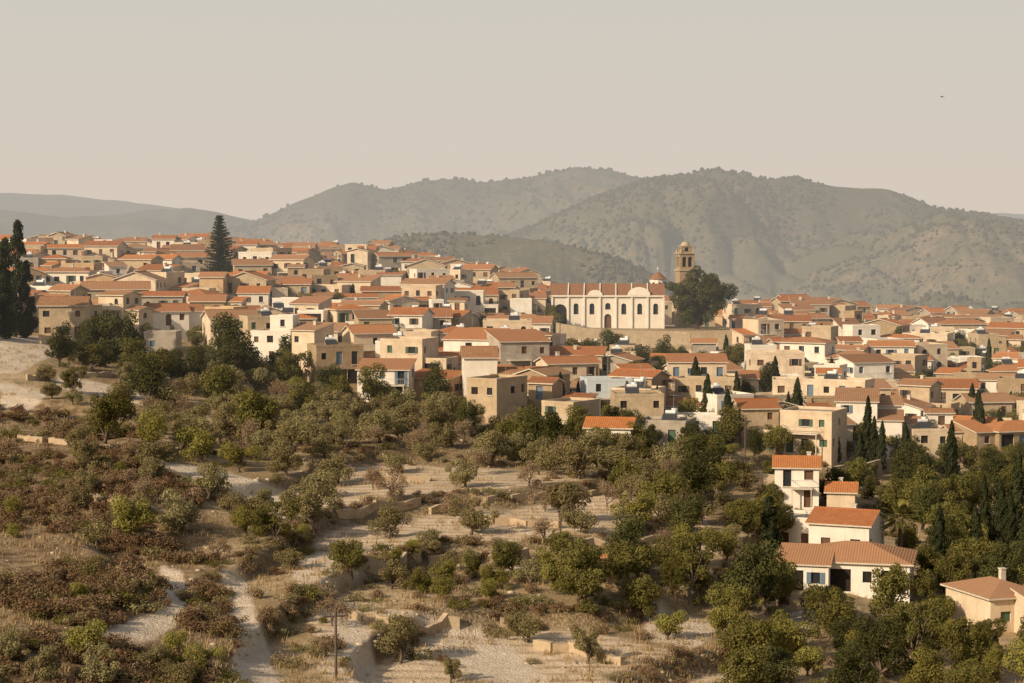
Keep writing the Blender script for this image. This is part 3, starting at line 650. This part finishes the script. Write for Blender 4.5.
# ---------------------------------------------------------------- church
def church():
    x0=(553-512)/F*458;x1=(663-512)/F*458;cx=(x0+x1)/2;W=x1-x0;y=458;z=h1(cx,y-6)-.2
    e=empty('church',(cx,y,z),R(-3));w=MB();g=MB();r=MB();t=MB()
    d=11;h=7.6
    n=7;ops=[]
    for i in range(n):
        m=W*(i+.5)/n
        if i==0: ops.append((m-1.5,.1,m+1.5,5.6,2,True))
        elif i in(3,): ops.append((m-.8,.1,m+.8,3.4,1,True));ops.append((m-.6,4.4,m+.6,5.9,0,True))
        else: ops.append((m-.55,3.3,m+.55,5.8,0,True))
    facade(w,g,-W/2,-d/2,1,0,W,-3,h,ops,.45);so=[(2,3.5,3,6,0,True),(7.5,3.5,8.5,6,0,True)]
    facade(w,g,W/2,-d/2,0,1,d,-3,h,so);facade(w,g,-W/2,d/2,0,-1,d,-3,h,so);facade(w,g,W/2,d/2,-1,0,W,-3,h,[])
    roof_gable(r,w,0,0,W,d,h,.42,'x',.3)
    for k in range(1,7):
        q=-W/2+W*k/7;t.box(q-.12,-d/2-.38,h-.3,q+.12,-d/2-.15,h+.5);t.poly([(q-.12,-d/2-.2,h+.5),(q+.12,-d/2-.2,h+.5),(q+.12,0,h+2.75),(q-.12,0,h+2.75)]);
        for s_ in(-.12,.12): t.poly([(q+s_,-d/2-.2,h+.2),(q+s_,-d/2-.2,h+.5),(q+s_,0,h+2.75),(q+s_,0,h+.2)])
    for k in range(8):
        q=-W/2+W*k/7;t.box(q-.2,-d/2-.36,-3,q+.2,-d/2-.004,h-.32)
    t.box(-W/2-.1,-d/2-.5,h-.28,W/2+.1,-d/2-.04,h-.02)
    for (m,rr) in ((W/14*3.9,2.6),(W/14*-1.6,1.7)):
        pts=[(m+rr*math.cos(a),h+rr*.75*math.sin(a)) for a in np.linspace(0,math.pi,11)]
        t.poly([(p[0],-d/2-.52,p[1]) for p in pts]);t.poly([(p[0],-d/2-.2,p[1]) for p in pts])
        for a,b in zip(pts[:-1],pts[1:]): t.poly([(a[0],-d/2-.52,a[1]),(b[0],-d/2-.52,b[1]),(b[0],-d/2-.2,b[1]),(a[0],-d/2-.2,a[1])])
    ax=W/2-1.2;t.tube((ax,2,h+.5),(ax,2,h+3.6),1.9,1.9,12)
    for k in range(8):
        a=k*math.pi/4+.2;g.box(ax+1.9*math.cos(a)-.2,2+1.9*math.sin(a)-.2,h+1.6,ax+1.9*math.cos(a)+.2,2+1.9*math.sin(a)+.2,h+2.9,2)
    for k in range(12):
        a,b=2*math.pi*k/12,2*math.pi*(k+1)/12;r.poly([(ax+2.2*math.cos(a),2+2.2*math.sin(a),h+3.6),(ax+2.2*math.cos(b),2+2.2*math.sin(b),h+3.6),(ax,2,h+5.4)])
    t.tube((ax,2,h+5.3),(ax,2,h+6.6),.07,.05,4);t.box(ax-.35,1.95,h+6.0,ax+.35,2.05,h+6.12)
    w.obj('walls',[M['white']],e);g.obj('arched_windows_and_door',[M['glass'],M['wood'],M['dark']],e);r.obj('tiled_roof',[M['roof2'],M['trim'],M['deck']],e);t.obj('buttresses_and_pediments',[M['white']],e)
    for q in (-9,-3,3,9): HOUSES.append((cx+q,y,7))
church()
def tower():
    y=468;x=(685-512)/F*y;z=h1(x,y)-.5;e=empty('bell_tower',(x,y,z),R(12));w=MB();g=MB();t=MB();s=3.7
    top=zt(240,y)-z
    hs=top-7.2
    def ring(s,z0,z1,ops,rec=.3):
        for (ox,oy,ux,uy) in ((-s/2,-s/2,1,0),(s/2,-s/2,0,1),(s/2,s/2,-1,0),(-s/2,s/2,0,-1)): facade(w,g,ox,oy,ux,uy,s,z0,z1,ops,rec)
    ring(s,-2,hs,[(s/2-.3,hs-5,s/2+.3,hs-3.6,2,True)])
    t.box(-s/2-.25,-s/2-.25,hs,s/2+.25,s/2+.25,hs+.3)
    ring(s-.2,hs+.3,hs+4,[(.55,hs+.9,1.55,hs+3.3,2,True),(1.95,hs+.9,2.95,hs+3.3,2,True)],.6)
    t.box(-s/2-.22,-s/2-.22,hs+4,s/2+.22,s/2+.22,hs+4.25)
    ring(s-1.2,hs+4.25,hs+5.7,[(.75,hs+4.5,1.75,hs+5.5,2,True)],.3)
    t.box(-1.4,-1.4,hs+5.7,1.4,1.4,hs+5.85);t.dome(0,0,hs+5.85,1.1,1.0)
    for i in(-1,1):
        for j in(-1,1): t.tube((i*1.6,j*1.6,hs+4.25),(i*1.6,j*1.6,hs+5.3),.22,.03,6)
    t.tube((0,0,hs+6.8),(0,0,hs+8),.06,.04,4);t.box(-.3,-.03,hs+7.4,.3,.03,hs+7.5)
    w.obj('walls',[M['tan']],e);g.obj('belfry_openings',[M['glass'],M['wood'],M['dark']],e);t.obj('cornices_and_dome',[M['lime']],e);HOUSES.append((x,y,3))
tower()
# ---------------------------------------------------------------- stone walls
def wall(pts,h,th=.5,name='stone_wall',mat='lime',below=1.5,step=1.5,rough=.25,gap=0):
    mb=MB()
    for (a,b) in zip(pts[:-1],pts[1:]):
        L=math.hypot(b[0]-a[0],b[1]-a[1]);n=max(1,int(L/step));ux,uy=(b[0]-a[0])/L,(b[1]-a[1])/L;nx,ny=-uy*th/2,ux*th/2;ph_=h
        for i in range(n):
            nh=h*(1+random.uniform(-rough,rough))
            p=(a[0]+ux*L*i/n,a[1]+uy*L*i/n);q=(a[0]+ux*L*(i+1)/n,a[1]+uy*L*(i+1)/n);z0=h1(*p);z1=h1(*q)
            tp=[(p[0]-nx,p[1]-ny,z0+ph_),(q[0]-nx,q[1]-ny,z1+nh),(q[0]+nx,q[1]+ny,z1+nh),(p[0]+nx,p[1]+ny,z0+ph_)];bt=[(v[0],v[1],(z0 if k in(0,3) else z1)-below) for k,v in enumerate(tp)]
            ph_=nh
            if random.random()<gap: continue
            mb.poly(tp)
            for k in range(4):
                j=(k+1)%4;mb.poly([bt[k],bt[j],tp[j],tp[k]])
    mb.obj(name,[M[mat]])
wx=[(px-512)/F*419 for px in (556,620,690,760)]
wall([(wx[0],420),(wx[1],419),(wx[2],418),(wx[3],420)],4.4,.8,rough=.02,step=6)
for (p0,p1,h) in (((470,424),(560,432),2.2),((700,470),(790,500),1.6),((240,372),(300,382),2.2),((40,344),(130,346),1.5),((560,455),(700,462),1.4),((830,480),(900,470),1.8)):
    a=site(*p0);b_=site(*p1);wall([a[:2],b_[:2]],h,rough=.06)
# dry-stone terrace walls follow the contour at the foot of each riser
def terrace_walls():
    n=0
    for px0 in range(285,700,34):
        for py0 in range(470,670,5):
            pass
    for (p0,p1,h) in (((300,512),(420,506),.7),((430,520),(560,528),.7),((560,545),(690,552),.6),((300,548),(420,560),.9),((430,566),(560,574),.9),((350,618),(460,640),.7),((500,640),(640,668),.7),((90,500),(180,520),.6),((20,440),(120,452),.6),((20,372),(140,380),.7),((330,478),(430,482),.6),((470,492),(600,500),.6)):
        xs=np.linspace(p0[0],p1[0],9);ys_=np.linspace(p0[1],p1[1],9);pts=[]
        for a_,b_ in zip(xs,ys_):
            cand=np.arange(b_-10,b_+10,1.0);X_,Y_,Z_,o=sites(np.full(len(cand),a_),cand);q=H(X_,Y_,True);k=int(np.argmax(q-.01*np.abs(cand-b_)));pts.append((float(X_[k]),float(Y_[k])-.5))
        pts=[p for i,p in enumerate(pts) if i==0 or math.hypot(p[0]-pts[i-1][0],p[1]-pts[i-1][1])<6 or True]
        segs=[[pts[0]]]
        for p in pts[1:]:
            if abs(p[1]-segs[-1][-1][1])>3.0: segs.append([p])
            else: segs[-1].append(p)
        for s_ in segs:
            if len(s_)>1: wall(s_,h,mat='lime',step=.9,rough=.3,gap=.08)
terrace_walls()
for q in np.linspace(wx[0],wx[3],7): HOUSES.append((q,419,2.5))
# ---------------------------------------------------------------- parked cars
def car(x,y,rot,paint):
    z=h1(x,y);e=empty('parked_car',(x,y,z+.02),rot);b=MB();g=MB();t=MB();wd=.85
    prof=[(-2.05,.35),(-2.1,.75),(-1.9,.95),(-1.2,1.0),(-.55,1.42),(.75,1.45),(1.35,1.02),(1.95,.9),(2.1,.6),(2.05,.35)]
    for sgn in(-1,1): b.poly([(p[0],sgn*(wd if p[1]<1.05 else wd-.14),p[1]) for p in prof])
    for p,q in zip(prof,prof[1:]+prof[:1]):
        wp=wd if p[1]<1.05 else wd-.14;wq=wd if q[1]<1.05 else wd-.14;b.poly([(p[0],-wp,p[1]),(q[0],-wq,q[1]),(q[0],wq,q[1]),(p[0],wp,p[1])])
    for sgn in(-1,1):
        g.poly([(-1.0,sgn*(wd-.01),1.05),(1.15,sgn*(wd-.01),1.05),(.72,sgn*(wd-.12),1.38),(-.52,sgn*(wd-.12),1.38)])
        for q in(-1.3,1.3): t.tube((q,sgn*(wd-.15),.32),(q,sgn*(wd+.03),.32),.32,.32,12)
    g.poly([(-1.22,-.68,1.03),(-1.22,.68,1.03),(-.6,.62,1.42),(-.6,-.62,1.42)]);g.poly([(1.34,-.68,1.06),(1.34,.68,1.06),(.8,.62,1.46),(.8,-.62,1.46)])
    b.obj('body',[M[paint]],e);g.obj('windows',[M['glass']],e);t.obj('wheels',[M['tyre']],e)
for px,py,rt,pt in ((590,353,.1,'cars'),(632,354,.05,'cars'),(650,354,-.1,'carr')):
    x,y,z=site(px,py);car(x,y,rt,pt);HOUSES.append((x,y,2))
# ---------------------------------------------------------------- village fill
BPX=[-100,30,130,200,235,300,350,410,470,520,600,660,720,760,800,830,900,1024,1150];BPY=[322,333,338,340,362,372,392,400,408,420,447,454,457,466,478,455,462,470,475]
RPX=[-150,0,256,384,512,590,720,800,896,1024,1200];RD=[575,598,600,608,588,520,525,560,598,575,575]
def fits(x,y,r,f=.9):
    for (hx,hy,hr) in HOUSES:
        if (x-hx)**2+(y-hy)**2<((hr+r)*f)**2: return False
    return True
cnt=0;d=282.0
while d<612:
    xl=(-150-512)/F*d;xr=(1170-512)/F*d;x=xl+random.random()*6
    while x<xr:
        y=d+random.uniform(-4,4);w=random.choice([random.uniform(4.2,6.2),random.uniform(6,8.5),random.uniform(7,10.5)]);dd=random.uniform(4.5,7.5);z=h1(x,y);px,py=project(x,y,z)
        bd=np.interp(px,BPX,BPY);rd=np.interp(px,RPX,RD)
        pk=.85
        if px>700: pk=.52 if py>375 else .76
        if 470<px<=700: pk=.66
        if px<260 and py>320: pk=.5
        if py<bd-2 and y<rd+4 and random.random()<pk and not(560<px<750 and y>470 and random.random()<.5) and not (545<px<760 and 392<y<476) and not (200<px<245 and 440<y<475):
            if fits(x,y,max(w,dd)*.5):
                k=random.random();up_=(px<480 and py<310) or py<335
                roof=('gx' if k<.34 else 'gy' if k<.44 else 'hip' if k<.58 else 'shed' if k<.68 else 'flat') if up_ else ('gx' if k<.22 else 'gy' if k<.30 else 'hip' if k<.40 else 'shed' if k<.5 else 'flat')
                wm=random.choices(['cream','white','lime','tan','grey','ochre'],[.31,.27,.23,.09,.05,.05])[0]
                st=random.choices([1,2],[.5,.5])[0]
                if 545<px<760 and y<392 and y>350: st=1
                rot=random.choice([-.5,-.32,-.12,0,.12,.35])+random.gauss(0,.08)
                wing=None;up=None
                if random.random()<.55: wing=(random.choice([-1,1])*(w/2+1.5),random.uniform(-1.5,.5),random.uniform(3,4.5),dd*.75,max(1,st-1),random.choice(['flat','gx','shed','shed']))
                if roof=='flat' and st==1 and random.random()<.4: up=(random.uniform(-w*.15,w*.15),dd*.15,w*.5,dd*.55,random.choice(['flat','shed','gx']))
                house(x,y,w,dd,st,roof,wall=wm,rmat=random.choices(['roof1','roof2','roof3'],[.4,.32,.28])[0],rot=rot,sh=random.uniform(2.5,2.9),wing=wing,upper=up,name='stone_house' if wm in('lime','tan') else 'white_house' if wm=='white' else 'village_house',pitch=random.uniform(.22,.38),arch=random.random()<.3,lift=random.choice([0,.5,1.2,2.]) if y<560 and not (545<px<760) else 0)
                cnt+=1;x+=w*.5
        x+=2.4
    d+=8.0
print('houses',cnt)
# ---------------------------------------------------------------- vegetation
def zone_plant(poly,kinds,spacing,tries,sc=(.8,1.15),hm=.8):
    xs=[p[0] for p in poly];yy=[p[1] for p in poly]
    px=rng.uniform(min(xs),max(xs),tries);py=rng.uniform(min(yy),max(yy),tries);k=inpoly(px,py,poly)
    for pp in PATHS: k&=~inpoly(px,py,pp)
    px=px[k];py=py[k]
    X,Y_,Z_,ok=sites(px,py);HA=np.array(HOUSES);acc=[]
    for x,y,z,o in zip(X,Y_,Z_,ok):
        if not o: continue
        if ((x-HA[:,0])**2+(y-HA[:,1])**2<(HA[:,2]+hm)**2).any(): continue
        if acc:
            A_=np.array(acc)
            if ((x-A_[:,0])**2+(y-A_[:,1])**2<spacing**2).any(): continue
        TA=np.array(TREES)
        if ((x-TA[:,0])**2+(y-TA[:,1])**2<(spacing*.7)**2).any(): continue
        acc.append((x,y));kk=random.choices(list(kinds),list(kinds.values()))[0];plant(kk,x,y,random.uniform(*sc),z)
def pl(kind,px,py,sc=1.):
    x,y,z=site(px,py);return plant(kind,x,y,sc,z)
x=(697-512)/F*447;plant('bigpine',x,447,1.0,h1(x,447))
x=(222-512)/F*455;plant('norfolk',x,455,1.0,zt(277,455))
for px,py,s in ((2,338,1.0),(14,337,1.08),(26,338,.75),(-12,340,1.05),(8,336,.95)): pl('conifer',px,py,s)
for px,py,s,k in ((867,468,.95,'cypress'),(873,470,.8,'cypress'),(880,474,.75,'cypress'),(860,480,.7,'cypress'),(985,548,.85,'cypress'),(1002,552,.8,'cypress'),(1010,556,.8,'cypress'),(770,560,.5,'conifer'),(930,500,.6,'cypress'),
   (408,262,.8,'dark'),(905,318,.5,'cypress'),(430,318,.6,'cypress'),(900,560,1.2,'palm'),(120,372,1.35,'dark'),(105,368,1.1,'dark'),(90,372,.9,'broad'),(226,390,1.2,'dark'),(235,388,1.25,'dark'),(150,408,1.,'dark'),(405,345,.9,'green'),(418,347,1.,'dark'),(432,349,.9,'green'),(535,455,1.05,'dark'),(548,460,1.,'dark'),(70,268,.7,'dark'),(90,262,.7,'dark'),(270,262,.6,'dark'),(445,272,1.1,'broad'),(405,272,.9,'broad'),(845,345,.9,'broad'),(935,335,.9,'dark'),(250,318,.8,'green'),(262,320,.7,'broad')): pl(k,px,py,s)
Zs=[
 ([(560,598),(640,570),(700,556),(780,590),(800,612),(930,600),(1040,640),(1040,700),(760,700),(700,650),(620,640),(560,626)],{'broad':.45,'dark':.25,'green':.3},4.2,1500,(.5,.95)),
 ([(640,462),(760,476),(790,510),(800,560),(700,560),(640,520),(600,490)],{'broad':.35,'dark':.12,'olive':.53},4.6,800,(.55,.95)),
 ([(830,475),(900,470),(1040,478),(1040,625),(930,590),(890,540),(880,505),(830,500)],{'broad':.45,'dark':.35,'cypress':.1,'green':.1},4.5,1000,(.5,1.)),
 ([(270,552),(400,560),(560,570),(700,566),(700,600),(560,602),(430,600),(330,592),(280,575)],{'broad':.3,'green':.35,'olive':.35},3.4,900,(.38,.75)),
 ([(130,400),(240,388),(300,396),(400,412),(470,430),(560,450),(700,470),(700,495),(560,480),(430,462),(330,458),(260,470),(150,448)],{'olive':.76,'broad':.08,'almond':.16},4.5,2200,(.8,1.2)),
 (FIELD,{'olive':.64,'almond':.32,'green':.04},7.2,700,(.75,1.1)),
 (LOWER,{'olive':.5,'almond':.3,'green':.2},7.0,400,(.5,.9)),
 ([(90,440),(260,470),(262,520),(220,565),(140,560),(60,500)],{'olive':.6,'green':.15,'almond':.2,'broad':.05},5.2,500,(.6,1.05)),
 ([(60,352),(150,372),(250,372),(260,392),(150,430),(40,400)],{'dark':.25,'broad':.3,'olive':.45},5.6,500,(.55,1.)),
 ([(-20,662),(120,655),(220,660),(220,700),(-20,700)],{'green':.6,'olive':.4},3.6,240,(.5,.8)),
 ([(-10,470),(90,450),(120,600),(200,640),(60,650),(-10,620)],{'broad':.3,'green':.3,'olive':.4},9,140,(.3,.6)),
 ([(240,360),(300,372),(350,396),(410,402),(470,412),(520,428),(600,450),(600,470),(470,440),(300,400),(240,390)],{'broad':.4,'dark':.2,'green':.2,'olive':.2},4.6,500,(.5,.9)),
]
for z_ in Zs: zone_plant(*z_)
for poly,k,s,t,sc in (([(30,262),(400,262),(560,300),(560,420),(470,405),(300,370),(30,330)],{'dark':.3,'broad':.4,'green':.2,'cypress':.1},4.6,3200,(.38,.75)),
  ([(545,366),(760,366),(1040,335),(1040,480),(545,450)],{'dark':.28,'broad':.45,'green':.17,'cypress':.1},3.8,4500,(.4,.9))): zone_plant(poly,k,s,t,sc,hm=-1.0)
print('trees',len(TREES))
def bush(seed,leaf):
    r=np.random.default_rng(seed);C=[];R_=[]
    for i in range(6): C.append((r.normal()*.42,r.normal()*.42,.35+.25*r.random()));R_.append(.35+.22*r.random())
    mb=MB();mb.tube((0,0,-.2),(0,0,.4),.05,.03,4,cap=False);LV=leaves(C,R_,600,.15,r,inner=.3,sq=(1,1,.85));return tree_mesh('shrub_mesh',mb,LV,[M['bark'],M[leaf]])
BM=[bush(700+i,['l_scrub','l_scrub','l_olive','l_broad','l_dry'][i%5]) for i in range(10)]
def scatter_bush(name,poly,tries,wts,sc,thr=.40,rise=False):
    e=empty(name,(0,0,0));xs=[p[0] for p in poly];yy=[p[1] for p in poly]
    px=rng.uniform(min(xs),max(xs),tries);py=rng.uniform(min(yy),max(yy),tries);k=inpoly(px,py,poly)
    for p in PATHS: k&=~inpoly(px,py,p)
    px=px[k];py=py[k];X,Y_,Z_,ok=sites(px,py);dn=fbm(X/10,Y_/10,3,6)
    if rise: dn=np.where(H(X,Y_,True)>.25,1,0)
    for x,y,z,o,q in zip(X,Y_,Z_,ok,dn):
        if o and q>thr and clear_of_houses(x,y,-.5):
            i=random.choices(range(5),wts)[0]+5*random.randint(0,1);s=random.uniform(*sc);add('shrub',BM[i],(x,y,z-.05),random.random()*6.28,(s,s,s*random.uniform(.7,1.1)),e)
    return e
scatter_bush('scrub',[(-30,400),(60,405),(150,440),(200,500),(215,560),(240,640),(230,700),(-30,700)],2300,[.38,.28,.12,.12,.10],(.45,1.35),.44)
scatter_bush('scrub',[(200,520),(330,545),(560,560),(760,560),(1040,560),(1040,700),(240,700)],600,[.15,.15,.3,.2,.2],(.5,1.1))
scatter_bush('scrub',[(200,450),(720,470),(760,700),(200,700)],1400,[.2,.15,.3,.15,.2],(.35,.9),.5,True)
scatter_bush('scrub',[(-30,345),(60,350),(250,380),(400,402),(600,450),(900,470),(900,560),(720,520),(500,478),(350,450),(260,470),(200,500),(60,400)],900,[.15,.15,.3,.2,.2],(.5,1.2))
n=10000;px=rng.uniform(-20,1050,n);py=rng.uniform(345,700,n);X,Y_,Z_,ok=sites(px,py);k=ok&(Y_<335)&(fbm(X/7,Y_/7,3,3)>.45)
k&=~(inpoly(px,py,PATHS[0])|inpoly(px,py,PATHS[1]));P=np.stack([X,Y_,Z_],-1)[k];m=len(P);B=8
a=rng.random((m,B))*6.28;ln=.25+.4*rng.random((m,B));off=rng.normal(size=(m,B,2))*.25
base=P[:,None,:]+np.concatenate([off,np.full((m,B,1),-.05)],-1);sd=np.stack([np.cos(a),np.sin(a),0*a],-1)*.05;tip=base+np.stack([np.cos(a*2)*.15,np.sin(a*2)*.15,ln],-1)
V=np.stack([base-sd,base+sd,tip],2).reshape(-1,3);me=mesh_np('dry_grass',V,np.arange(len(V)).reshape(-1,3),[M['l_grass']]);add('dry_grass',me)
n=2600;px=rng.uniform(-20,760,n);py=rng.uniform(350,700,n);X,Y_,Z_,ok=sites(px,py);k=ok&((H(X,Y_,True)>.2)|(rng.random(n)<.25));P=np.stack([X,Y_,Z_],-1)[k];m=len(P)
s=.08+.32*rng.random(m)**3;V=P[:,None,:]+ico[None]*s[:,None,None]*(.7+.6*rng.random((m,12,1)))*np.array([1,1,.6]);add('rocks',mesh_np('rocks',V.reshape(-1,3),(icf[None]+np.arange(m)[:,None,None]*12).reshape(-1,3),[M['rock']]))
def pole(x,y,h):
    z=h1(x,y);mb=MB();mb.tube((0,0,-1),(0,0,h),.12,.08,8);mb.box(-.9,-.06,h-.7,.9,.06,h-.58)
    for q in(-.8,0,.8): mb.tube((q,0,h-.58),(q,0,h-.4),.05,.04,6)
    mb.obj('utility_pole',[M['pole']],None,(x,y,z),.3)
x,y,z=site(336,684);pole(x,y,5.2)
for px,py in ((745,470),(560,352),(300,330),(900,420),(480,300)): x,y,z=site(px,py);pole(x,y,7)
mb=MB();mb.tube((0,-.25,0),(0,.25,.02),.03,.07,6)
for s_ in(-1,1): mb.poly([(0,-.12,.03),(s_*.3,-.2,.16),(s_*.6,0,.10),(s_*.3,.12,.14),(0,.12,.03)])
mb.poly([(0,.2,.02),(-.09,.42,.02),(.09,.42,.02)]);mb.tube((0,-.25,0),(0,-.36,.01),.05,.02,5)
mb.obj('bird',[M['feather']],None,((940-512)/F*330,330,zt(97,330)),.5)
# ---------------------------------------------------------------- light
w=bpy.data.worlds.new('World');scene.world=w;w.use_nodes=True;nt=w.node_tree;nt.nodes.clear()
sun_dir=np.array([-.70,-.56,.47]);sun_dir/=np.linalg.norm(sun_dir)
el=math.asin(sun_dir[2]);az=math.atan2(sun_dir[0],sun_dir[1])%(2*math.pi)
sky=nt.nodes.new('ShaderNodeTexSky');sky.sky_type='NISHITA';sky.sun_disc=False;sky.sun_elevation=el;sky.sun_rotation=az;sky.dust_density=5;sky.air_density=1
t=nt.nodes.new('ShaderNodeTexCoord');sx=nt.nodes.new('ShaderNodeSeparateXYZ');nt.links.new(t.outputs['Generated'],sx.inputs[0])
f1=ramp(nt,sx.outputs[2],.14,.55,1,.15);f2=ramp(nt,sx.outputs[2],0,.12)
haz=mix(nt,f2,(6.8,5.85,4.95),(6.25,5.95,5.3))
sk=mix(nt,f1,sky.outputs[0],haz)
bg=nt.nodes.new('ShaderNodeBackground');bg.inputs[1].default_value=.1;nt.links.new(sk,bg.inputs[0]);o=nt.nodes.new('ShaderNodeOutputWorld');nt.links.new(bg.outputs[0],o.inputs[0])
L=bpy.data.lights.new('sun','SUN');L.energy=4.95;L.angle=R(.6);L.color=(1,.83,.60);so=bpy.data.objects.new('sun',L);COL.objects.link(so)
so.rotation_euler=Vector(tuple(sun_dir)).to_track_quat('Z','Y').to_euler()
cam=bpy.data.cameras.new('camera');cam.lens=F*36/1024;cam.sensor_width=36;cam.clip_end=40000;cam.clip_start=1
co=bpy.data.objects.new('camera',cam);COL.objects.link(co);co.location=(0,0,0);co.rotation_euler=(math.pi/2-TH,0,0);scene.camera=co
scene.view_settings.view_transform='Standard';scene.view_settings.look='None';scene.view_settings.exposure=0
